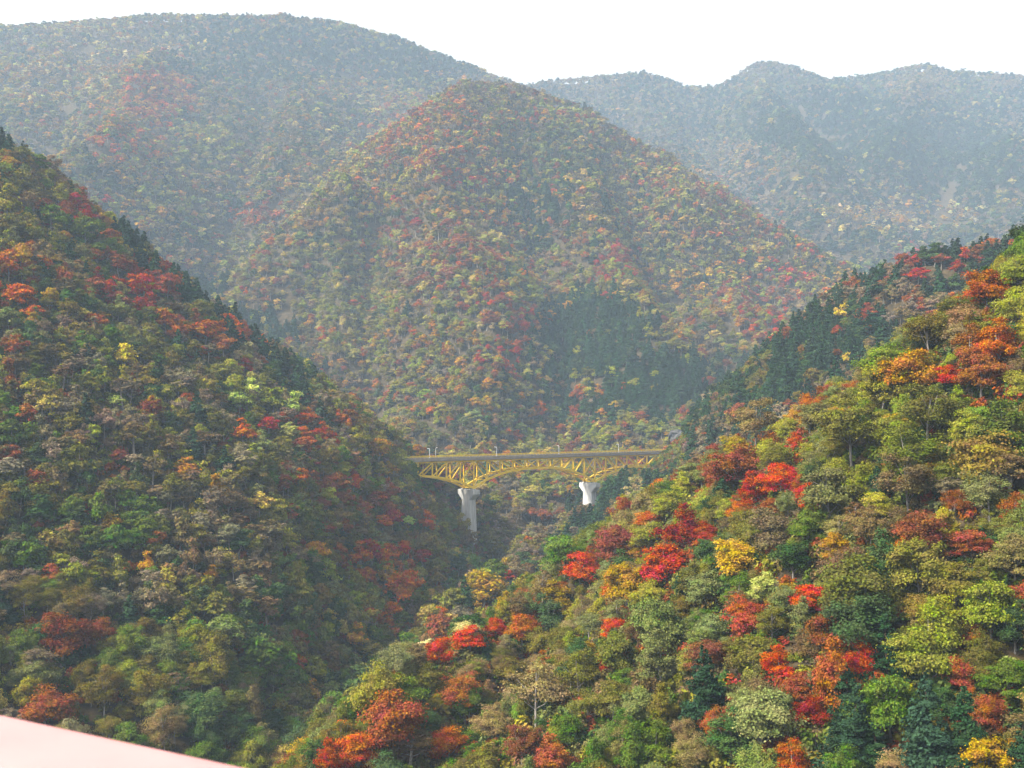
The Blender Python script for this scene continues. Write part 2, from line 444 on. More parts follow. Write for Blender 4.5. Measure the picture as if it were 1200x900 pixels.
PROTO = {}           # key -> dict(crown mesh, trunk mesh, joined object for the far masses, width, height)
def add_proto(key, V, T, tv, tf, leafmat, width, height):
    c = make_mesh("crown", V, T, [leafmat])
    bark = CEDAR_BARK if leafmat is NEEDLE else BARK
    t = make_mesh("trunk", tv, tf, [bark], smooth=True)
    J = np.concatenate([V, tv]); o = len(V)
    faces = [tuple(f) for f in T.tolist()] + [tuple(o + i for i in f) for f in tf]
    mi = [0] * len(T) + [1] * len(tf)
    j = make_mesh("tree_" + key, J, faces, [leafmat, bark], mi)
    PROTO[key] = dict(crown=c, trunk=t, joined=j, w=width, h=height)

LOD = {'n': (13000, 0.27, 38), 'm': (2600, 0.62, 22), 'f': (420, 1.6, 10)}
SHAPES = {}
for lod, (nl, sz, lb) in LOD.items():
    nv = 3 if lod != 'f' else 2
    for k in range(nv):
        g = np.random.default_rng(100 + k + ord(lod))
        hi = lod == 'n'
        specs = {
            'round': dict(rx=4.6, z0=1.8, z1=11.0, tier=0.62, spread=0.34),
            'spray': dict(rx=4.9, z0=2.0, z1=10.2, tier=0.30, spread=0.40, ragged=0.3),
            'tall':  dict(rx=3.7, z0=1.6, z1=13.0, tier=0.75, spread=0.38),
            'open':  dict(rx=4.4, z0=3.6, z1=12.6, tier=0.55, spread=0.34, ragged=0.35),
        }
        specs['thin'] = dict(rx=3.1, z0=6.4, z1=14.0, tier=0.6, spread=0.36, ragged=0.35)
        for shp, kw in specs.items():
            n_ = int(nl * (0.75 if shp == 'open' else 0.45 if shp == 'thin' else 1.0)); s_ = sz * (0.78 if shp in ('open', 'thin') else 1.0)
            V, T, cs = broad_crown(g, n_, s_, lobes=lb + (6 if shp == 'spray' else 0), **kw)
            tv, tf = trunk_mesh(g, cs, kw['z0'] + 0.8, kw['z1'] - 1.2, 0.26 if shp != 'open' else 0.2, (12 if hi else 6) if lod != 'f' else 0, 6 if lod != 'f' else 4)
            key = f"{shp}_{lod}{k}"
            add_proto(key, V, T, tv, tf, LEAF, 2 * kw['rx'] * 1.15, kw['z1'])
            SHAPES.setdefault((shp, lod), []).append(key)
        V, T, tv, tf = conifer(g, int(nl * 1.1), sz * 1.1, rx=3.6 + 0.4 * k, top=14 + k)
        add_proto(f"conifer_{lod}{k}", V, T, tv, tf, NEEDLE, 7.6, 14 + k)
        SHAPES.setdefault(('conifer', lod), []).append(f"conifer_{lod}{k}")
for k in range(2):
    g = np.random.default_rng(300 + k)
    V, T, cs = broad_crown(g, 420, 0.55, rx=2.2, z0=0.2, z1=2.9, lobes=9, tier=0.7, spread=0.45)
    tv, tf = trunk_mesh(g, cs, 0.5, 2.2, 0.06, 4, 4)
    add_proto(f"shrub_n{k}", V, T, tv, tf, LEAF, 4.6, 2.9)
    SHAPES.setdefault(('shrub', 'n'), []).append(f"shrub_n{k}")

# ------------------------------------------------------------------ what grows where
KIND = {  # colour of the leaves, usual shapes, kind of tree, colour words
    'scarlet': ((0.38, 0.050, 0.014), ('spray', 'round'), 'maple', 'scarlet'),
    'crimson': ((0.27, 0.028, 0.015), ('spray', 'round'), 'maple', 'crimson'),
    'dusky':   ((0.18, 0.056, 0.028), ('spray', 'open'), 'maple', 'dusky red'),
    'orange':  ((0.36, 0.095, 0.014), ('spray', 'round'), 'maple', 'orange'),
    'rust':    ((0.23, 0.070, 0.024), ('round', 'open', 'spray'), 'oak', 'rust-brown'),
    'gold':    ((0.30, 0.17, 0.020), ('round', 'spray', 'tall'), 'beech', 'golden'),
    'yellow':  ((0.56, 0.40, 0.05), ('round', 'tall'), 'beech', 'bright yellow'),
    'cream':   ((0.50, 0.42, 0.18), ('open', 'tall'), 'birch', 'pale cream'),
    'lime':    ((0.36, 0.42, 0.09), ('tall', 'open'), 'birch', 'pale lime'),
    'ygreen':  ((0.20, 0.195, 0.026), ('spray', 'round'), 'beech', 'yellow-green'),
    'olive':   ((0.125, 0.112, 0.022), ('round', 'spray', 'open'), 'oak', 'olive'),
    'green':   ((0.085, 0.130, 0.018), ('spray', 'round'), 'evergreen', 'fresh green'),
    'sage':    ((0.145, 0.155, 0.050), ('round', 'spray', 'open'), 'evergreen', 'grey-green'),
    'brown':   ((0.145, 0.102, 0.044), ('open', 'round', 'thin'), 'oak', 'dull brown'),
    'mauve':   ((0.185, 0.145, 0.085), ('open', 'thin', 'open', 'round'), 'birch', 'thin grey-brown'),
    'tan':     ((0.24, 0.175, 0.075), ('open', 'round'), 'birch', 'tan'),
    'straw':   ((0.33, 0.27, 0.065), ('round', 'spray', 'open'), 'beech', 'straw-coloured'),
    'amber':   ((0.33, 0.165, 0.028), ('round', 'spray'), 'oak', 'amber'),
    'teal':    ((0.048, 0.080, 0.024), ('round', 'tall'), 'evergreen', 'deep green'),
    'conifer': ((0.022, 0.046, 0.020), ('conifer',), 'cedar', 'dark green'),
}
NAMES = list(KIND)
PALETTE = {
    'L': dict(olive=36, brown=16, mauve=14, green=12, rust=3, ygreen=12, sage=9, teal=5, conifer=2, dusky=1, gold=2, straw=3),
    'R': dict(olive=30, brown=10, sage=14, green=13, ygreen=14, rust=5, teal=8, tan=5, orange=1, dusky=1, conifer=3, gold=3),
    'C': dict(conifer=80, mauve=6, brown=5, teal=10, rust=2, olive=4),
    'M': dict(olive=24, ygreen=28, straw=16, amber=9, rust=9, brown=10, mauve=9, sage=9, dusky=4, teal=6, gold=8, orange=3, crimson=1, conifer=2, tan=6),
    'F': dict(brown=12, mauve=18, olive=18, sage=12, teal=8, tan=16, straw=14, ygreen=12, gold=5, amber=6, conifer=4, rust=5),
    'B': dict(conifer=22, teal=26, sage=12, mauve=12, brown=8, olive=14, tan=6, straw=4, gold=1),
}
# patches of colour seen on the slopes: px, py, rx, ry, chance, kinds
PATCH = [
    # left slope
    (10, 325, 40, 40, .5, 'orange rust'), (165, 330, 60, 26, .6, 'dusky crimson scarlet'), (245, 392, 60, 26, .5, 'dusky rust orange'), (85, 245, 40, 22, .5, 'rust crimson dusky'),
    (40, 230, 70, 60, .45, 'ygreen olive gold'), (20, 190, 40, 30, .6, 'olive gold conifer'), (60, 270, 60, 40, .4, 'green teal'), (120, 290, 30, 25, .5, 'rust'),
    (230, 340, 40, 18, .75, 'conifer'), (290, 385, 50, 26, .85, 'conifer'), (345, 440, 40, 26, .6, 'conifer teal'), (150, 280, 26, 14, .6, 'conifer'), (100, 215, 40, 26, .55, 'conifer teal'),
    (320, 462, 40, 30, .5, 'ygreen lime'), (350, 500, 30, 20, .6, 'orange scarlet rust'), (440, 520, 40, 40, .55, 'gold tan ygreen'), (400, 530, 50, 50, .4, 'rust dusky orange'),
    (380, 560, 60, 60, .3, 'rust dusky brown'), (450, 600, 40, 30, .45, 'dusky rust brown'), (440, 650, 60, 40, .35, 'orange rust brown'), (470, 690, 50, 40, .35, 'orange rust gold'),
    (210, 500, 140, 60, .4, 'mauve brown olive'), (100, 480, 110, 60, .35, 'brown green mauve'), (60, 740, 60, 30, .25, 'rust brown'), (40, 820, 60, 30, .25, 'rust brown'),
    (300, 780, 130, 110, .6, 'green sage olive teal'), (100, 640, 100, 60, .5, 'green olive teal'), (250, 620, 100, 70, .35, 'mauve brown'), (520, 640, 50, 40, .5, 'olive sage ygreen'),
    (420, 760, 60, 50, .4, 'brown mauve'), (560, 690, 40, 30, .4, 'ygreen gold'),
    # gorge below the bridge
    (620, 620, 70, 40, .55, 'olive brown mauve'), (640, 605, 26, 14, .8, 'dusky rust'), (680, 605, 20, 24, .8, 'conifer'), (580, 640, 40, 30, .6, 'mauve brown sage'),
    # centre hill
    (700, 395, 66, 54, .96, 'conifer conifer conifer teal'), (770, 450, 66, 40, .95, 'conifer'), (720, 450, 70, 40, .7, 'conifer conifer teal'), (640, 470, 60, 40, .35, 'sage teal olive'),
    (605, 372, 34, 22, .6, 'crimson scarlet dusky'), (560, 345, 36, 24, .45, 'crimson dusky'), (480, 262, 40, 16, .5, 'dusky crimson rust'), (540, 205, 40, 16, .5, 'crimson dusky rust'), (520, 300, 60, 40, .35, 'dusky rust'),
    (620, 395, 40, 20, .5, 'rust crimson'), (595, 420, 40, 20, .35, 'scarlet dusky crimson'), (720, 305, 30, 20, .4, 'crimson dusky'), (925, 320, 26, 16, .6, 'scarlet crimson rust'), (870, 345, 30, 16, .4, 'crimson dusky'),
    (895, 380, 30, 16, .6, 'scarlet dusky'), (830, 330, 60, 40, .4, 'ygreen gold olive'), (770, 280, 60, 50, .5, 'ygreen olive gold'), (400, 330, 70, 60, .5, 'ygreen sage olive'), (440, 400, 60, 60, .55, 'ygreen olive'),
    (470, 470, 60, 40, .5, 'olive ygreen rust'), (500, 420, 30, 60, .5, 'gold ygreen'), (420, 230, 80, 50, .4, 'gold ygreen tan'), (500, 160, 70, 40, .5, 'rust orange tan gold'), (650, 180, 60, 30, .4, 'sage teal'),
    (640, 230, 40, 60, .45, 'conifer teal'), (310, 250, 40, 16, .5, 'orange rust'), (800, 410, 30, 20, .6, 'ygreen gold'), (580, 460, 30, 20, .5, 'ygreen gold'), (860, 440, 40, 30, .55, 'conifer teal olive'),
    (540, 490, 60, 30, .4, 'sage teal brown'), (608, 510, 10, 12, .9, 'orange'), (627, 520, 18, 14, .85, 'ygreen'), (700, 517, 18, 12, .85, 'ygreen'), (580, 110, 60, 20, .6, 'mauve tan'),
    (720, 170, 80, 30, .45, 'mauve brown'), (860, 250, 60, 40, .4, 'rust mauve tan'), (590, 380, 26, 12, .6, 'yellow cream'),
    # far left mountain
    (185, 110, 40, 30, .85, 'orange amber rust'), (150, 160, 46, 50, .75, 'gold tan orange ygreen'), (220, 170, 60, 40, .35, 'sage ygreen'), (150, 230, 60, 46, .7, 'ygreen gold sage'), (60, 95, 60, 30, .5, 'gold tan cream'),
    (120, 50, 120, 24, .4, 'tan cream mauve'), (300, 60, 120, 40, .6, 'teal conifer'), (330, 130, 90, 40, .4, 'teal mauve'), (500, 70, 80, 30, .65, 'teal conifer'), (270, 300, 40, 40, .4, 'olive sage'),
    # far right mountain
    (850, 190, 80, 24, .45, 'tan gold mauve'), (1060, 250, 90, 18, .8, 'tan mauve cream gold'), (1080, 100, 40, 20, .75, 'tan mauve'), (900, 84, 30, 12, .6, 'mauve'), (690, 100, 50, 14, .6, 'tan mauve'), (1180, 95, 30, 10, .7, 'tan mauve'),
    (1000, 150, 120, 40, .8, 'conifer teal'), (1130, 190, 80, 40, .8, 'conifer teal'),
    # conifer spur
    (1060, 350, 40, 30, .7, 'mauve brown rust'), (1070, 305, 20, 18, .6, 'crimson dusky'), (1120, 300, 30, 16, .6, 'dusky conifer conifer'),
    # right slope
    (1060, 440, 60, 40, .5, 'gold olive ygreen'), (1140, 390, 60, 50, .35, 'orange rust gold olive'), (1000, 500, 80, 40, .5, 'olive ygreen gold'), (870, 560, 50, 40, .25, 'rust dusky'), (1070, 560, 90, 50, .5, 'brown olive mauve'),
    (1130, 730, 70, 60, .5, 'ygreen olive'), (1060, 850, 90, 60, .6, 'teal conifer green'), (780, 740, 70, 60, .5, 'sage olive'), (620, 800, 70, 60, .5, 'tan olive brown'), (560, 820, 60, 40, .4, 'rust brown'),
    (720, 840, 70, 60, .5, 'green sage olive'), (430, 800, 40, 40, .6, 'ygreen green'), (1000, 700, 70, 50, .5, 'olive teal'), (860, 800, 60, 60, .4, 'sage brown'), (420, 880, 40, 30, .3, 'orange rust'), (780, 600, 50, 40, .5, 'ygreen tan'),
]
# single trees picked out in the photograph: px, py of the crown, width in px, kind
HERO_R = """780 655 58 scarlet|800 612 58 crimson|826 626 32 scarlet|827 646 34 teal|862 652 52 gold|890 690 40 lime|825 685 56 sage|948 617 48 green|978 638 44 gold|948 704 44 scarlet|1080 622 84 dusky|1140 637 48 dusky
1080 658 80 olive|998 690 84 olive|1012 722 92 teal|990 664 60 brown|1162 716 72 ygreen|1095 748 70 ygreen|1085 778 76 ygreen|1182 802 62 green|1010 782 48 scarlet|975 738 66 rust|938 728 34 sage|912 779 42 scarlet|830 764 50 dusky
830 802 58 conifer|885 760 52 olive|952 838 46 crimson|990 850 62 conifer|1045 835 78 green|1090 852 80 conifer|1125 868 70 conifer|1155 882 70 gold|1158 842 42 rust|892 842 76 sage|862 864 58 teal|765 876 52 green|815 882 50 tan
840 848 34 rust|930 895 46 orange|772 776 58 sage|770 728 72 sage|930 652 48 teal|440 798 66 ygreen|472 808 50 green|552 746 42 scarlet|515 764 38 scarlet|552 721 38 cream|503 757 26 cream|580 712 28 scarlet
420 878 48 orange|384 893 42 scarlet|462 846 76 rust|545 812 58 rust|550 830 40 green|526 866 48 orange|612 872 58 dusky|628 812 74 tan|576 846 50 tan|718 816 52 olive|748 820 56 sage|748 878 58 green|668 860 46 green
760 700 42 ygreen|718 736 28 scarlet|714 776 30 crimson|645 724 46 teal|628 752 38 ygreen|650 702 40 gold|612 734 40 orange|662 648 48 green|680 668 44 scarlet|718 634 56 dusky|736 682 58 gold|762 624 42 ygreen|745 642 28 gold
1154 338 58 orange|1172 406 50 orange|1193 318 46 ygreen|1068 434 68 gold|1041 396 54 ygreen|1090 388 58 olive|1112 442 34 scarlet|1150 434 58 rust|1172 502 80 green|1033 446 66 ygreen|1086 478 84 olive|998 502 80 olive|1050 502 60 ygreen
955 486 44 sage|920 482 38 ygreen|885 497 58 tan|866 542 72 rust|836 517 34 cream|913 560 48 scarlet|884 577 42 crimson|944 580 28 scarlet|932 520 24 scarlet|975 578 66 sage|1066 532 84 olive|1066 564 80 brown|1150 537 86 olive|1088 551 38 gold|1160 586 60 sage
787 556 40 green|704 595 26 sage|780 588 42 ygreen|733 572 46 rust|717 592 32 teal|800 570 36 ygreen|1190 450 40 ygreen|720 762 60 olive|680 790 60 olive|600 790 50 olive|690 730 46 sage|900 620 60 brown|1020 620 56 brown|1120 690 60 olive|1190 660 60 sage|1040 760 50 conifer|690 830 44 olive|780 830 50 olive|500 800 40 olive|480 880 50 brown|570 895 50 olive|650 895 50 rust|1180 560 60 brown|1190 740 50 teal|870 720 46 rust|905 735 46 olive"""
HERO_L = """72 742 66 rust|55 822 58 rust|280 470 28 lime|320 466 44 ygreen|135 470 20 lime|285 503 30 orange|355 490 22 scarlet|372 508 16 scarlet|340 500 22 lime|140 533 18 dusky|315 496 24 crimson|300 766 58 green|147 415 30 yellow
140 308 36 dusky|165 336 52 scarlet|196 334 36 dusky|195 370 30 orange|240 386 40 orange|262 402 46 rust|287 426 22 crimson|278 415 16 cream|100 270 48 green|60 255 42 green|205 322 18 conifer|240 344 24 conifer|288 372 26 conifer|312 402 24 conifer|332 418 24 conifer|360 462 24 conifer|218 332 22 conifer|228 338 24 conifer|256 354 26 conifer|272 364 24 conifer|300 388 26 conifer|322 410 26 conifer|345 436 26 conifer|352 450 24 conifer|180 308 22 conifer|166 298 20 conifer|378 480 24 conifer
449 611 20 orange|423 650 30 orange|436 642 30 crimson|472 645 20 crimson|494 652 22 crimson|500 634 52 olive|537 660 26 teal|511 672 30 olive|545 690 24 conifer|567 684 48 gold|597 676 18 crimson|466 687 46 orange|451 671 28 gold|460 716 24 orange|494 724 30 gold|517 736 38 dusky|417 746 30 gold
553 634 30 brown|543 622 22 olive|562 641 26 mauve|443 524 34 gold|440 583 26 dusky|460 607 26 crimson|478 611 18 lime|500 610 26 orange|640 607 30 dusky|674 607 22 conifer|20 345 34 orange|10 310 34 orange|8 240 40 ygreen|30 215 34 olive"""
HERO_C = """987 367 20 yellow|1025 326 12 cream|1049 347 12 tan|981 415 16 dusky|994 421 12 yellow|940 410 10 gold|1066 291 20 crimson|1076 320 22 crimson|1103 293 22 dusky|1130 296 18 scarlet|1123 310 18 crimson|1004 316 12 lime|1095 275 14 gold|1177 288 26 conifer|1196 280 26 conifer|1165 300 22 conifer"""

def project(x, y, z):
    return 600 + F * x / y, HORIZON - F * (z - CAMZ) / y

def on_slope(px, py, up=5.0, far=False, d0=60, d1=1000):
    """first point along the ray whose ground lies `up` metres below it"""
    ys = np.arange(d0, d1, 1.5)
    xs = (px - 600) / F * ys
    zr = CAMZ + (HORIZON - py) / F * ys
    g = terrain(xs, ys) + up
    k = np.argmax(g >= zr)
    if not (g >= zr).any(): return None
    return xs[k], ys[k]

trees = dict(x=[], y=[], w=[], h=[], kind=[], zone=[], hero=[])
def put(x, y, w, h, kind, zone, hero=False):
    for k_, v_ in zip(('x', 'y', 'w', 'h', 'kind', 'zone', 'hero'), (x, y, w, h, kind, zone, hero)): trees[k_].append(v_)

for zone, txt in (('R', HERO_R), ('L', HERO_L), ('C', HERO_C)):
    for e in txt.replace("\n", "|").split("|"):
        a, b, c, kd = e.split(); a, b, c = float(a), float(b), float(c)
        up_ = 6.0
        for it in range(2):
            q = on_slope(a, b, up_, d0={'R': 90, 'L': 230, 'C': 450}[zone], d1={'R': 420, 'L': 900, 'C': 900}[zone])
            if q is None: q = on_slope(a, b, up_ + 5, d0={'R': 90, 'L': 230, 'C': 450}[zone], d1={'R': 420, 'L': 900, 'C': 900}[zone])
            if q is None: break
            w_ = float(np.clip(c / F * q[1], 3.5, 15))
            up_ = 0.62 * max(7.0, w_ * (1.07 if kd != 'conifer' else 1.6))
        if q is None: continue
        if kd == 'conifer': put(q[0], q[1], min(w_, 10), min(w_ * 1.75, 17), kd, zone, True)
        else: put(q[0], q[1], w_ * 1.12, max(7.0, w_ * random.uniform(0.95, 1.2)), kd, zone, True)
n_hero = len(trees['x'])
hx, hy, hw = (np.array(trees[k_]) for k_ in ('x', 'y', 'w'))

# depth of the bare ground in each view column, to leave out what the slopes hide
vcols = np.arange(-120, 1321, 6.0)
vd = np.concatenate([np.arange(40, 900, 4.0), np.arange(900, 3500, 10.0)])
vX = (vcols[:, None] - 600) / F * vd[None]
vrow = HORIZON - (terrain(vX, vd[None] + 0 * vX) - CAMZ) / vd * F
vrun = np.minimum.accumulate(vrow, 1)

def scatter(x0, x1, y0, y1, step, zones, wr, hr, jitter=0.42, clear=0.30):
    step *= 0.72
    a, b = np.meshgrid(np.arange(x0, x1, step), np.arange(y0, y1, step))
    a = a.ravel() + RNG.uniform(-jitter, jitter, a.size) * step
    b = b.ravel() + RNG.uniform(-jitter, jitter, b.size) * step
    px = 600 + F * a / b
    k = (px > -90) & (px < 1290)
    a, b, px = a[k], b[k], px[k]
    z, zn = terrain(a, b, True)
    zn = np.array(ZONES)[zn]
    k = np.isin(zn, list(zones))
    a, b, px, z, zn = a[k], b[k], px[k], z[k], zn[k]
    e = 6.0                                                            # steeper ground carries more trees per plan area
    g = np.hypot((terrain(a + e, b) - terrain(a - e, b)) / (2 * e), (terrain(a, b + e) - terrain(a, b - e)) / (2 * e))
    k = RNG.random(len(a)) < (0.56 if zones in ('L', 'R', 'C') else 0.46) * np.sqrt(1 + g * g)
    a, b, px, z, zn = a[k], b[k], px[k], z[k], zn[k]
    w = RNG.uniform(*wr, len(a)) * (0.8 + 0.4 * RNG.random(len(a)) ** 2)
    h = w * RNG.uniform(*hr, len(a))
    top = HORIZON - F * (z + h - CAMZ) / b
    ci = np.clip(((px + 120) / 6).astype(int), 0, len(vcols) - 1)
    di = np.clip(np.searchsorted(vd, b * 0.985) - 1, 0, len(vd) - 1)
    vis = (top < vrun[ci, di] + 2) & (top < 960)                      # its top shows above the ground in front of it
    d2 = np.full(len(a), 9e9)
    for i in range(n_hero):
        d2 = np.minimum(d2, np.hypot(a - hx[i], b - hy[i]) / (clear * hw[i] + 0.4))
    k = vis & (d2 > 1)
    return a[k], b[k], z[k], w[k], h[k], zn[k]

pk = [(p_[0], p_[1], p_[2], p_[3], p_[4], p_[5].split()) for p_ in PATCH]
def choose(px, py, zone, u, v, nz):
    """kind of tree at a place: patches first, then the palette of the slope, drawn in clusters"""
    for (cx, cy, rx, ry, ch, ks) in pk:
        r2 = ((px - cx) / rx) ** 2 + ((py - cy) / ry) ** 2
        if r2 < 1.6 and u < ch * min(1.0, (1.6 - r2) * 0.95):
            return ks[min(int(v * len(ks)), len(ks) - 1)]
    P = PALETTE[zone]
    ks = list(P); ws = np.array([P[k_] for k_ in ks], float)
    ws = ws * (0.15 + 1.8 * np.abs(np.sin(nz * 10.0 + np.arange(len(ks)) * 2.1)) ** 3)
    c = np.cumsum(ws) / ws.sum()
    return ks[int(np.searchsorted(c, v))]

def scatter_zone(zones, *args):
    a, b, z, w, h, zn = scatter(*args[:4], args[4], zones, args[5], args[6])
    px, py = project(a, b, z + h * 0.6)
    nz = fbm(a, b, 90 if zones in ('L', 'R', 'C') else 240, 3)
    U, V = RNG.random(len(a)), RNG.random(len(a))
    wp = 130.0 / np.maximum(b, 150) * (1.6 if zones in ('M', 'F', 'B') else 1.0) * 200 / 10          # patches have ragged edges
    px = px + (fbm(a + 11, b + 5, 60, 3) - 0.5) * wp * 4.5; py = py + (fbm(a - 70, b + 90, 60, 3) - 0.5) * wp * 3.6
    for i in range(len(a)):
        kd = choose(px[i], py[i], zn[i], U[i], V[i], nz[i])
        if kd == 'conifer' and zn[i] in 'FB': put(a[i], b[i], w[i] * 0.95, w[i] * RNG.uniform(0.75, 1.05), kd, zn[i])
        elif kd == 'conifer': put(a[i], b[i], w[i] * 0.85, w[i] * RNG.uniform(1.15, 1.6), kd, zn[i])
        elif kd in ('crimson', 'scarlet', 'yellow', 'cream', 'lime'): put(a[i], b[i], w[i] * 0.85, h[i] * 0.95, kd, zn[i])
        else: put(a[i], b[i], w[i], h[i], kd, zn[i])

scatter_zone('R', -80, 240, 95, 360, 4.1, (5.6, 9.0), (0.95, 1.35))
scatter_zone('L', -420, 60, 190, 760, 6.6, (8.0, 11.5), (0.9, 1.35))
scatter_zone('C', -20, 520, 420, 1050, 6.0, (8.5, 11.0), (1.0, 1.3))
scatter_zone('M', -720, 640, 680, 1750, 7.6, (8.5, 13.0), (0.85, 1.2))
scatter_zone('M', -60, 170, 820, 960, 9.0, (7.0, 11.0), (0.9, 1.3))
scatter_zone('F', -1500, 500, 1250, 2560, 9.2, (10.5, 15.5), (0.8, 1.05))
scatter_zone('B', -200, 1750, 1500, 2960, 9.4, (10.5, 15.5), (0.8, 1.05))

T_ = {k_: np.array(v_) for k_, v_ in trees.items()}
T_['z'] = terrain(T_['x'], T_['y'])
NT = len(T_['x'])
# the trees picked out in the photograph stand clear: drop fill trees whose crowns would cover them
px, py = project(T_['x'], T_['y'], T_['z'] + T_['h'] * 0.62)
rp = T_['w'] / 2 / T_['y'] * F
hide = np.zeros(NT, bool)
for i in np.nonzero(T_['hero'])[0]:
    d_ = np.hypot(px - px[i], (py - py[i]) * 0.9)
    hide |= (~T_['hero']) & (T_['y'] < T_['y'][i] + 2) & (T_['y'] > T_['y'][i] - 40) & (d_ < 0.60 * rp[i] + 0.75 * rp)
T_ = {k_: v_[~hide] for k_, v_ in T_.items()}
# keep trees off the bridge deck and its piers
BA, BD = np.array([-23.4, 660.0]), np.array([79.1, 68.0]) / math.hypot(79.1, 68.0)
BN = np.array([-BD[1], BD[0]])
rel = np.stack([T_['x'], T_['y']], -1) - BA
along, across = rel @ BD, rel @ BN
clash = (along > -47) & (along < 200) & (across > -8) & (across < 17) & (T_['z'] + T_['h'] > 76)
# the builders' clearing below the first pier, open towards the valley
clash |= (np.abs(along) < 12) & (across > -16) & (across < 16)
cpx, ctop = project(T_['x'], T_['y'], T_['z'] + T_['h'])
clash |= (np.abs(cpx - 551) < 12 + 0.40 * T_['w'] / T_['y'] * F) & (T_['y'] > 470) & (T_['y'] < 664) & (ctop < 598)
clash |= (np.abs(cpx - 690) < 9 + 0.40 * T_['w'] / T_['y'] * F) & (T_['y'] > 400) & (T_['y'] < 732) & (ctop < 590)
low = (cpx > 735) & (cpx < 805) & (T_['y'] > 500) & (T_['y'] < 800) & (ctop < 549)      # only low growth below the far abutment
nh = T_['h'] - (549 - ctop) * T_['y'] / F
clash |= low & (nh < 2.5)
T_['w'] = np.where(low, np.minimum(T_['w'], np.maximum(nh, 2.5) * 1.4), T_['w']); T_['h'] = np.where(low, np.maximum(nh, 2.5), T_['h'])
clash |= (np.abs(along - 104) < 10) & (across > -12) & (across < 16)
keep = ~clash
T_ = {k_: v_[keep] for k_, v_ in T_.items()}
NT = len(T_['x'])

# how much of each tree shows: crowns drawn front to back into a coarse buffer
px, py = project(T_['x'], T_['y'], T_['z'] + T_['h'] * 0.62)
rpx = T_['w'] / 2 / T_['y'] * F
rpy = T_['h'] * 0.42 / T_['y'] * F
S = 0.5
buf = np.full((450, 600), -1, np.int32)
rows = np.arange(450) / S
for i in np.argsort(T_['y']):
    x0, x1 = int((px[i] - rpx[i]) * S), int((px[i] + rpx[i]) * S) + 1
    y0, y1 = int((py[i] - rpy[i]) * S), int((py[i] + rpy[i]) * S) + 1
    x0, y0, x1, y1 = max(x0, 0), max(y0, 0), min(x1, 600), min(y1, 450)
    if x1 <= x0 or y1 <= y0: continue
    yy, xx = np.mgrid[y0:y1, x0:x1]
    m = (((xx + .5) / S - px[i]) / rpx[i]) ** 2 + (((yy + .5) / S - py[i]) / rpy[i]) ** 2 < 1
    b_ = buf[y0:y1, x0:x1]
    b_[m & (b_ < 0)] = i
T_['seen'] = np.bincount(buf[buf >= 0], minlength=NT) / S ** 2        # pixels of the 1200x900 frame

def jitter_tint(kind):
    c = np.array(KIND[kind][0])
    c = c * math.exp(random.gauss(0, 0.14)) * np.exp(RNG.normal(size=3) * 0.07)
    return np.clip(c, 0.005, 0.8)
TINT = np.array([jitter_tint(k_) for k_ in T_['kind']])

# ------------------------------------------------------------------ single trees and the wooded masses behind them
def proto_for(kind, y, rnd):
    lod = 'n' if y < 330 else ('m' if y < 1250 else 'f')
    if kind == 'shrub': return rnd.choice(SHAPES[('shrub', 'n')])
    shp = rnd.choice(KIND[kind][1])
    return rnd.choice(SHAPES[(shp, lod)])

prnd = random.Random(11)
T_['proto'] = np.array([proto_for(k_, y_, prnd) for k_, y_ in zip(T_['kind'], T_['y'])])
T_['rot'] = RNG.uniform(0, 2 * math.pi, NT)

near = np.isin(T_['zone'], ['L', 'R', 'C']) & (T_['seen'] >= 40)
single = np.zeros(NT, bool)
CAP = 300
for name in sorted({KIND[k_][2] for k_ in NAMES}):
    k = near & np.array([KIND[q][2] == name for q in T_['kind']])
    idx = np.nonzero(k)[0]
    idx = idx[np.argsort(-T_['seen'][idx])][:CAP]
    single[idx] = True

SLOPE = {'L': 'the left slope', 'R': 'the near right slope', 'C': 'the conifer spur'}
ORD = ['first', 'second', 'third', 'fourth', 'fifth', 'sixth', 'seventh', 'eighth', 'ninth', 'tenth', 'eleventh', 'twelfth', 'thirteenth', 'fourteenth', 'fifteenth', 'sixteenth', 'seventeenth', 'eighteenth', 'nineteenth', 'twentieth', 'twenty-first', 'twenty-second', 'twenty-third', 'twenty-fourth', 'twenty-fifth', 'twenty-sixth', 'twenty-seventh', 'twenty-eighth', 'twenty-ninth', 'thirtieth']
def band_of(z, y):
    lim = {'C': [295, 320, 345, 370, 395, 420, 445, 470], 'L': [330, 430, 520, 600, 680, 760], 'R': [480, 560, 630, 700, 770, 840]}[z]
    return int(np.searchsorted(lim, y))
BANDS = {'L': ['on the high crest of', 'high on', 'well up', 'midway up', 'partway down', 'low on', 'at the foot of'],
         'R': ['on the topmost shoulder of', 'high on', 'on the upper middle of', 'midway up', 'on the lower middle of', 'low on', 'at the very bottom of'],
         'C': ['on the very crest of', 'just under the crest of', 'high on', 'well up', 'midway up', 'just below the middle of', 'partway down', 'low on', 'at the foot of']}
cells = {}
for i in np.nonzero(single)[0]:
    cells.setdefault((T_['zone'][i], band_of(T_['zone'][i], py[i]), T_['kind'][i]), []).append(i)
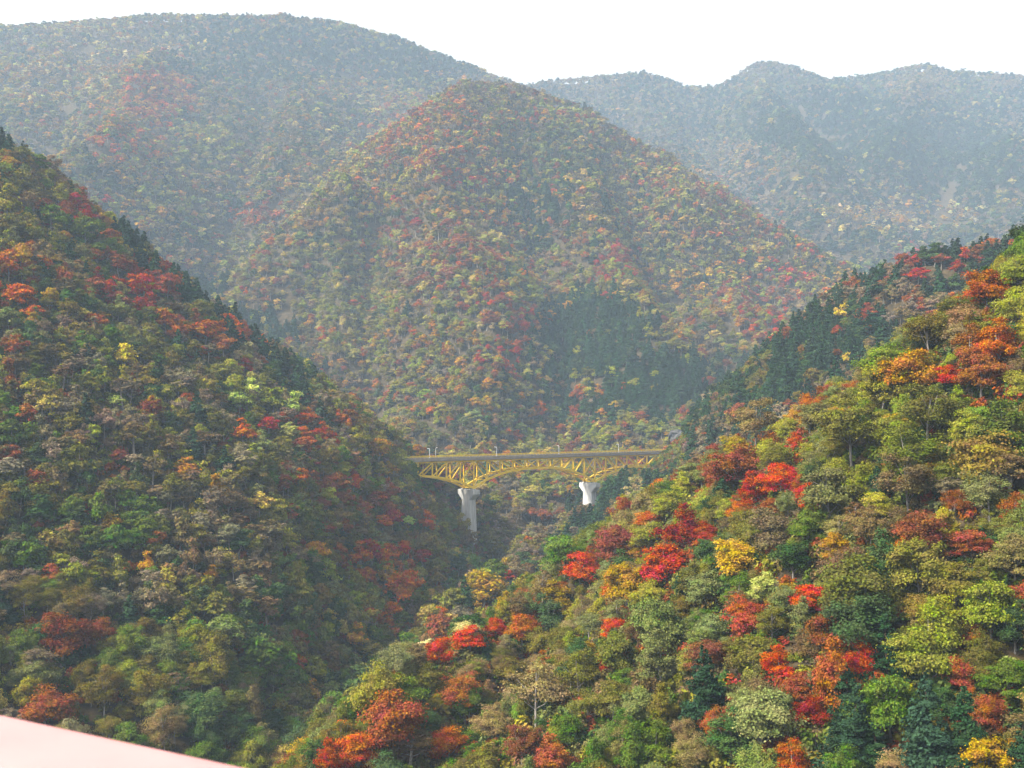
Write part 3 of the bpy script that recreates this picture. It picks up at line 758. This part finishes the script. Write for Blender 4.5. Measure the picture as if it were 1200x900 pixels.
for (z, b, kd), idx in cells.items():
    idx.sort(key=lambda i: px[i])
    kname, cword = KIND[kd][2], KIND[kd][3]
    for j, i in enumerate(idx):
        t = empty({'maple': 'maple_tree', 'oak': 'oak_tree', 'beech': 'beech_tree', 'birch': 'birch_tree', 'evergreen': 'evergreen_tree', 'cedar': 'cedar_tree'}[kname])
        P = PROTO[T_['proto'][i]]
        t.location = (T_['x'][i], T_['y'][i], T_['z'][i])
        t.rotation_euler = (prnd.uniform(-.1, .1), prnd.uniform(-.1, .1), T_['rot'][i])
        sx = T_['w'][i] / P['w']
        ob = prnd.uniform(0.84, 1.18)
        t.scale = (sx * ob, sx / ob, T_['h'][i] / P['h'])
        where = f"{BANDS[z][b]} {SLOPE[z]}"
        if len(idx) == 1: lab = f"the one {cword} {kname} {where}"
        elif j >= 30 and len(idx) - 1 - j < 30: lab = f"{cword} {kname} {where}, {ORD[len(idx) - 1 - j]} from the right"
        elif j >= 30: lab = f"{cword} {kname} {where}, in the middle of its row"
        else: lab = f"{cword} {kname} {where}, {ORD[j]} from the left"
        tag(t, lab, "tree", {'L': "trees on the left slope", 'R': "trees on the near right slope", 'C': "trees on the conifer spur"}[z])
        for part in ('trunk', 'crown'):
            o = link(part, P[part], t)
            if part == 'crown': o["tint"] = [float(c) for c in TINT[i]]

protos = bpy.data.collections.new("tree_prototypes")          # not linked to the scene: only the masses draw from it
PKEYS = sorted(PROTO)
for k_ in PKEYS:
    protos.objects.link(bpy.data.objects.new("proto_" + k_, PROTO[k_]['joined']))

ng = bpy.data.node_groups.new("woodland", 'GeometryNodeTree')
ng.interface.new_socket("Geometry", in_out='INPUT', socket_type='NodeSocketGeometry')
ng.interface.new_socket("Geometry", in_out='OUTPUT', socket_type='NodeSocketGeometry')
gi, go = ng.nodes.new('NodeGroupInput'), ng.nodes.new('NodeGroupOutput')
ci_ = ng.nodes.new('GeometryNodeCollectionInfo')
ci_.inputs['Collection'].default_value = protos
ci_.inputs['Separate Children'].default_value = True
ci_.inputs['Reset Children'].default_value = True
ip = ng.nodes.new('GeometryNodeInstanceOnPoints')
ip.inputs['Pick Instance'].default_value = True
def attr(name, typ):
    n_ = ng.nodes.new('GeometryNodeInputNamedAttribute'); n_.data_type = typ; n_.inputs['Name'].default_value = name
    return n_.outputs['Attribute']
ng.links.new(gi.outputs[0], ip.inputs['Points'])
ng.links.new(ci_.outputs[0], ip.inputs['Instance'])
ng.links.new(attr("pick", 'INT'), ip.inputs['Instance Index'])
e2r = ng.nodes.new('FunctionNodeEulerToRotation')
ng.links.new(attr("turn", 'FLOAT_VECTOR'), e2r.inputs[0])
ng.links.new(e2r.outputs[0], ip.inputs['Rotation'])
ng.links.new(attr("size", 'FLOAT_VECTOR'), ip.inputs['Scale'])
ng.links.new(ip.outputs[0], go.inputs[0])

def mass(name, label, P3, pick, rot, scl, tint, cat="forest"):
    me = bpy.data.meshes.new(name)
    me.from_pydata(np.asarray(P3).tolist(), [], [])
    def put_attr(nm, typ, data, field):
        a = me.attributes.new(nm, typ, 'POINT'); a.data.foreach_set(field, np.asarray(data).ravel())
    put_attr("pick", 'INT', np.asarray(pick, np.int32), "value")
    put_attr("turn", 'FLOAT_VECTOR', np.asarray(rot, np.float32), "vector")
    put_attr("size", 'FLOAT_VECTOR', np.asarray(scl, np.float32), "vector")
    put_attr("tint", 'FLOAT_COLOR', np.concatenate([tint, np.ones((len(tint), 1))], 1).astype(np.float32), "color")
    o = link(name, me)
    md = o.modifiers.new("woodland", 'NODES'); md.node_group = ng
    return tag(o, label, cat, kind="stuff")

pidx = {k_: i for i, k_ in enumerate(PKEYS)}
MASSES = {'L': ("left_slope_woodland", "smaller trees filling the gaps of the left slope"),
          'R': ("right_slope_woodland", "smaller trees filling the gaps of the near right slope"),
          'C': ("spur_woodland", "dark conifer wood filling the spur behind the right slope"),
          'M': ("central_hill_forest", "mixed autumn forest covering the central hill behind the yellow bridge"),
          'F': ("far_left_forest", "hazy blue-brown forest on the tall mountain at far left"),
          'B': ("far_right_forest", "blue-green hazy forest on the distant ridge at far right")}
for z, (nm, lab) in MASSES.items():
    k = (T_['zone'] == z) & ~single
    i = np.nonzero(k)[0]
    if not len(i): continue
    pw = np.array([PROTO[q]['w'] for q in T_['proto'][i]]); ph = np.array([PROTO[q]['h'] for q in T_['proto'][i]])
    ob = RNG.uniform(0.84, 1.18, len(i))
    s_ = np.stack([T_['w'][i] / pw * ob, T_['w'][i] / pw / ob, T_['h'][i] / ph], -1)
    mass(nm, lab, np.stack([T_['x'][i], T_['y'][i], T_['z'][i]], -1), [pidx[q] for q in T_['proto'][i]],
         np.stack([0 * T_['rot'][i], 0 * T_['rot'][i], T_['rot'][i]], -1), s_, TINT[i])

# low growth between the trunks of the two near slopes
for z, nm, lab, ext, st in (('R', "right_slope_undergrowth", "low shrubs between the trees of the near right slope", (-80, 240, 95, 345), 2.7),
                            ('L', "left_slope_undergrowth", "low shrubs between the trees of the left slope", (-400, 60, 190, 700), 4.2),
                            ('C', "spur_undergrowth", "low shrubs on the bank beside the right end of the yellow bridge", (40, 190, 600, 830), 3.2)):
    a, b, zz, w, h, zn = scatter(*ext, st, z, (2.6, 5.0), (0.55, 0.9), clear=0.02)
    kk = np.array(['olive', 'green', 'teal', 'brown', 'ygreen', 'rust', 'sage'])[RNG.integers(0, 7, len(a))]
    tint = np.array([jitter_tint(q) * 0.9 for q in kk])
    pk_ = [pidx[f"shrub_n{q}"] for q in RNG.integers(0, 2, len(a))]
    ro = np.stack([0 * a, 0 * a, RNG.uniform(0, 6.28, len(a))], -1)
    mass(nm, lab, np.stack([a, b, zz - 0.1], -1), pk_, ro, np.stack([w / 4.6, w / 4.6, h / 2.9], -1), tint, cat="undergrowth")
print("TREES", NT, "single", int(single.sum()), {z: int((T_['zone'] == z).sum()) for z in ZONES}, {k_: sum(1 for i in np.nonzero(single)[0] if KIND[T_['kind'][i]][2] == k_) for k_ in {v[2] for v in KIND.values()}})

# ------------------------------------------------------------------ the yellow truss bridge
YELLOW = noisy_mat("yellow_paint", (0.84, 0.52, 0.008), (0.92, 0.61, 0.012), 0.35, 0.45, spec=0.4)
CONC = noisy_mat("pier_concrete", (0.34, 0.33, 0.31), (0.54, 0.53, 0.51), 0.35, 0.85, 0.15, stretch=(2.5, 2.5, 0.5))
FASCIA = noisy_mat("weathered_fascia", (0.24, 0.20, 0.15), (0.34, 0.29, 0.23), 0.5, 0.85)
ASPHALT = noisy_mat("asphalt", (0.045, 0.045, 0.047), (0.06, 0.06, 0.06), 3, 0.9)
STEEL = noisy_mat("galvanised_steel", (0.40, 0.41, 0.42), (0.52, 0.53, 0.54), 2, 0.5)
LAMPW = noisy_mat("lamp_white", (0.6, 0.6, 0.6), (0.75, 0.75, 0.74), 2, 0.5)

DECK_Z = 96.3
ang = math.atan2(BD[1], BD[0])
bridge = empty("truss_bridge", (BA[0], BA[1], DECK_Z), ang)
tag(bridge, "yellow steel deck truss bridge on concrete piers across the wooded gorge", "bridge")
# local axes: x along the deck from the first pier, y towards the far side, z up from the road
PANEL = 10.43
W_ = 9.6
XL, XR = -8 * PANEL, 19 * PANEL
m = MB(); m.box(XL, XR, -1.0, W_ + 1.0, -0.35, 0.0); m.build("road_surface", ASPHALT, bridge)
for y0, y1 in ((-1.35, -1.003), (W_ + 1.003, W_ + 1.35)):
    m = MB(); m.box(XL, XR, y0, y1, -1.75, 0.25); m.build("fascia_beam", FASCIA, bridge)
m = MB()
for yy in (1.8, 4.8, 7.8): m.box(XL, XR, yy - .2, yy + .2, -1.7, -0.353)
m.build("floor_girders", FASCIA, bridge)
for y0 in (-1.18, W_ + 1.18):
    rail = MB()
    rail.box(XL, XR, y0 - .07, y0 + .07, 1.05, 1.22)
    for zz in (0.45, 0.75): rail.box(XL, XR, y0 - .03, y0 + .03, zz, zz + .10)
    ro_ = rail.build("guard_rail", YELLOW, bridge)
    pm = MB(); pm.box(-.06, .06, -.06, .06, 0.25, 1.05)
    pme = make_mesh("rail_post", pm.v, pm.f, [YELLOW])
    for k in range(int((XR - XL) / 2.6)):
        o = link("rail_post", pme, ro_); o.location = (XL + 1.3 + k * 2.6, y0, 0)

DEPTH = [16.8, 12.1, 9.1, 7.1, 6.3, 6.1]
def depth(i):
    """depth of the truss at node i: node 0 and node 10 stand on the piers"""
    d = min(abs(i), abs(i - 10))
    if 0 <= i <= 10: return DEPTH[d]
    side = [16.8, 12.9, 10.4, 8.8, 8.0, 7.6, 8.0, 8.8, 10.0, 12.0]
    return side[min(d, 9)]
TOP = -2.1
bay_x = MB()
for ty in (0.0, W_):
    m = MB(); m.box(-8 * PANEL, 18 * PANEL, ty - .35, ty + .35, TOP - .75, TOP - .003); m.build("top_chord", YELLOW, bridge)
    for i in range(-8, 18):
        p0, p1 = (i * PANEL, ty, TOP - depth(i)), ((i + 1) * PANEL, ty, TOP - depth(i + 1))
        m = MB(); m.bar(p0, p1, .95, 1.25); m.build("bottom_chord", YELLOW, bridge)
    for i in range(-8, 19):
        m = MB(); m.box(i * PANEL - .4, i * PANEL + .4, ty - .28, ty + .28, TOP - depth(i) + .2, TOP - .753); m.build("vertical", YELLOW, bridge)
        m = MB(); m.box(i * PANEL - .9, i * PANEL + .9, ty - .47, ty + .47, TOP - depth(i) - .6, TOP - depth(i) + .6); m.build("gusset_plate", YELLOW, bridge)
    for i in range(-8, 18):
        # diagonals fall away from the piers towards mid span
        down_right = (0 <= i <= 4) or (10 <= i <= 14) or (-8 <= i <= -6)
        if down_right: a_, b_ = (i, TOP - .6), (i + 1, TOP - depth(i + 1))
        else: a_, b_ = (i + 1, TOP - .6), (i, TOP - depth(i))
        m = MB(); m.bar((a_[0] * PANEL, ty, a_[1]), (b_[0] * PANEL, ty, b_[1]), .72, .50, (0, 1, 0)); m.build("diagonal", YELLOW, bridge)
for i in range(-8, 19):
    m = MB()
    m.bar((i * PANEL, .3, TOP - depth(i)), (i * PANEL, W_ - .3, TOP - depth(i)), .45, .5)
    m.build("cross_strut", YELLOW, bridge)
    if i < 18:
        m = MB()
        m.bar((i * PANEL, .4, TOP - depth(i) + .1), ((i + 1) * PANEL, W_ - .4, TOP - depth(i + 1) + .1), .3, .3)
        m.build("wind_brace", YELLOW, bridge)

def pier(xc, foot):
    """hammerhead pier: flared cap across the deck on a tapering shaft"""
    zt = TOP - 16.8 - 1.25
    sec = [  # z, half length along deck, y from, y to
        (zt, 2.6, -3.2, W_ + 3.2), (zt - 2.6, 2.6, -3.2, W_ + 3.2), (zt - 6.2, 2.5, .6, W_ - .6), (zt - 14, 2.6, .3, W_ - .3), (foot, 3.0, -.3, W_ + .3)]
    vs, fs = [], []
    for (z, hx_, y0, y1) in sec:
        b_ = .5
        ring = [(-hx_ + b_, y0), (hx_ - b_, y0), (hx_, y0 + b_), (hx_, y1 - b_), (hx_ - b_, y1), (-hx_ + b_, y1), (-hx_, y1 - b_), (-hx_, y0 + b_)]
        vs += [(xc + x_, y_, z) for x_, y_ in ring]
    n = 8
    for s_ in range(len(sec) - 1):
        for k in range(n):
            fs.append((s_ * n + k, (s_ + 1) * n + k, (s_ + 1) * n + (k + 1) % n, s_ * n + (k + 1) % n))
    fs.append(tuple(range(n))); fs.append(tuple(range((len(sec) - 1) * n + n - 1, (len(sec) - 1) * n - 1, -1)))
    po = link("pier", make_mesh("pier", vs, fs, [CONC]), bridge)
    for ty in (0, W_):
        m = MB(); m.box(xc - 1.1, xc + 1.1, ty - 1.1, ty + 1.1, zt + .003, TOP - 16.8 - .61); m.build("bearing_block", CONC, po)
    return po
def foot_z(xl):
    q = BA + BD * xl + BN * (W_ / 2)
    return float(terrain(np.array([q[0]]), np.array([q[1]]))[0]) - DECK_Z - 6
pier(0, foot_z(0)); pier(10 * PANEL, foot_z(10 * PANEL))

def lamp(xl, yl, lab, arm=1.2):
    q = BA + BD * xl + BN * yl
    t = empty("street_lamp", (q[0], q[1], DECK_Z + .25), ang)
    tag(t, lab, "lamp", "lamps along the yellow bridge")
    m = MB(); m.tube([(0, 0, 0), (0, 0, 2.4), (0, 0, 5.2)], [.13, .11, .09], 8); m.build("post", LAMPW, t)
    s_ = 1 if yl < 5 else -1
    m = MB(); m.tube([(0, 0, 5.2), (0, .5 * s_, 5.5), (0, arm * s_, 5.55)], [.1, .08, .07], 6); m.build("arm", LAMPW, t)
    m = MB(); m.box(-.2, .2, min(arm * s_, (arm + .7) * s_), max(arm * s_, (arm + .7) * s_), 5.46, 5.64); m.build("lamp_head", LAMPW, t)
    m = MB(); m.box(-.28, .28, -.28, .28, -.01, .35); m.build("base", LAMPW, t)
def x_at(px_, yl):
    """distance along the deck at which the line y = yl crosses the view column px_"""
    k_ = (px_ - 600) / F
    o_ = BA + BN * yl
    return (k_ * o_[1] - o_[0]) / (BD[0] - k_ * BD[1])
lamp(x_at(503.5, -1.18), -1.18, "pale street lamp at the wooded left end of the yellow bridge, near side")
lamp(x_at(510.5, W_ + 1.18), W_ + 1.18, "street lamp across the road at the left end of the yellow bridge", 0.9)
lamp(x_at(582, -1.18), -1.18, "street lamp on the yellow bridge just past the left pier")
lamp(x_at(655, -1.18), -1.18, "street lamp above the middle of the yellow bridge")
lamp(x_at(725, -1.18), -1.18, "street lamp on the yellow bridge past the right pier, nearest the right slope")

# ------------------------------------------------------------------ rock face beside the far bridge end
ROCK = noisy_mat("grey_rock", (0.03, 0.03, 0.032), (0.085, 0.083, 0.08), 0.25, 0.95, 0.8, 8)
def rock(px_, py_, d_, sx_, sz_, lab):
    g = np.random.default_rng(5)
    x_, y_, z_ = pt(px_, py_, d_)
    n, mth = 14, 9
    vs, fs = [], []
    for j in range(mth):
        for i in range(n):
            u, v = i / (n - 1) * 2 - 1, j / (mth - 1) * 2 - 1
            dpt = -7 * math.sqrt(max(0, 1 - .8 * max(u * u, v * v))) + g.normal() * 1.3
            vs.append((x_ + u * sx_ + g.normal() * .7, y_ + dpt + v * 5, z_ + v * sz_ + g.normal() * .7 - 2 * u * u))
    for j in range(mth - 1):
        for i in range(n - 1):
            fs.append((j * n + i, j * n + i + 1, (j + 1) * n + i + 1, (j + 1) * n + i))
    b_ = len(vs)
    rim = list(range(n)) + [k * n + n - 1 for k in range(1, mth)] + [(mth - 1) * n + i for i in range(n - 2, -1, -1)] + [k * n for k in range(mth - 2, 0, -1)]
    vs += [(vs[i][0], vs[i][1] + 14, vs[i][2] - 6) for i in rim]
    for k in range(len(rim)):
        fs.append((rim[k], b_ + k, b_ + (k + 1) % len(rim), rim[(k + 1) % len(rim)]))
    fs.append(tuple(b_ + k for k in range(len(rim))))
    o = link("rock_face", make_mesh("rock_face", vs, fs, [ROCK]))
    tag(o, lab, "rock")
rock(806, 513, 868, 15, 7, "bare grey rock face above the right end of the yellow bridge")

# ------------------------------------------------------------------ the parapet the photographer leans over
PINK = noisy_mat("faded_pink_paint", (0.42, 0.19, 0.19), (0.50, 0.245, 0.24), 6, 0.35, 0.02, spec=0.5, contrast=(0.25, 0.75))
h_ = 0.30
e1 = np.array(pt(325, 900, h_ / ((900 - HORIZON) / F))); e0 = np.array(pt(0, 831, h_ / ((831 - HORIZON) / F)))
u_ = (e0 - e1)[:2]; u_ /= np.linalg.norm(u_)
rang = math.atan2(u_[1], u_[0])                     # local x runs along the rail, away to the left; local y = towards the viewer
railing = empty("bridge_railing", (e1[0], e1[1], CAMZ - h_ - 1.1), rang)
tag(railing, "sunlit pale pink bridge railing cutting across the bottom left corner", "railing")
def rounded_rail(x0, x1, y0, y1, z0, z1, r=.018, n=5):
    prof = []
    for cx, cz, a0 in ((y1 - r, z1 - r, 0), (y0 + r, z1 - r, 90), (y0 + r, z0 + r, 180), (y1 - r, z0 + r, 270)):
        for k in range(n + 1):
            a_ = math.radians(a0 + 90 * k / n); prof.append((cx + r * math.cos(a_), cz + r * math.sin(a_)))
    N_ = len(prof)
    vs = [(x0, a_, b_) for a_, b_ in prof] + [(x1, a_, b_) for a_, b_ in prof]
    fs = [(k, N_ + k, N_ + (k + 1) % N_, (k + 1) % N_) for k in range(N_)] + [tuple(range(N_ - 1, -1, -1)), tuple(range(N_, 2 * N_))]
    return vs, fs
vs, fs = rounded_rail(-14, 14, 0, .17, 1.0, 1.1)
link("top_rail", make_mesh("top_rail", vs, fs, [PINK], smooth=False), railing)
for z0 in (.25, .55):
    vs, fs = rounded_rail(-14, 14, .05, .12, z0, z0 + .07, .012)
    link("lower_rail", make_mesh("lower_rail", vs, fs, [PINK]), railing)
pm = MB(); pm.box(-.05, .05, .035, .135, 0, .998)
pme = make_mesh("post", pm.v, pm.f, [PINK])
for k in range(14):
    o = link("post", pme, railing); o.location = (-13 + 2 * k, 0, 0)
fw = MB(); fw.box(-40, 40, -.15, 2.6, -.5, 0)
walk = fw.build("footway", CONC); walk.location = (e1[0], e1[1], CAMZ - h_ - 1.103); walk.rotation_euler = (0, 0, rang)
tag(walk, "concrete footway of the bridge under the pink railing", "footway", kind="structure")

# ------------------------------------------------------------------ the hazy air of the valley
hz = MB(); hz.box(-4300, 4300, -1500, 4800, float(GZ.min()) - 1.0, 1080)
haze_mat = bpy.data.materials.new("valley_haze"); haze_mat.use_nodes = True
hn = haze_mat.node_tree; hn.nodes.clear()
ho = hn.nodes.new("ShaderNodeOutputMaterial"); hv = hn.nodes.new("ShaderNodeVolumePrincipled")
hv.inputs['Color'].default_value = (0.60, 0.78, 1.0, 1)
hv.inputs['Density'].default_value = 0.00013
hv.inputs['Anisotropy'].default_value = 0.0
hn.links.new(hv.outputs[0], ho.inputs['Volume'])
haze = hz.build("haze", haze_mat)
tag(haze, "thin pale blue haze filling the valley air", "haze", kind="stuff")
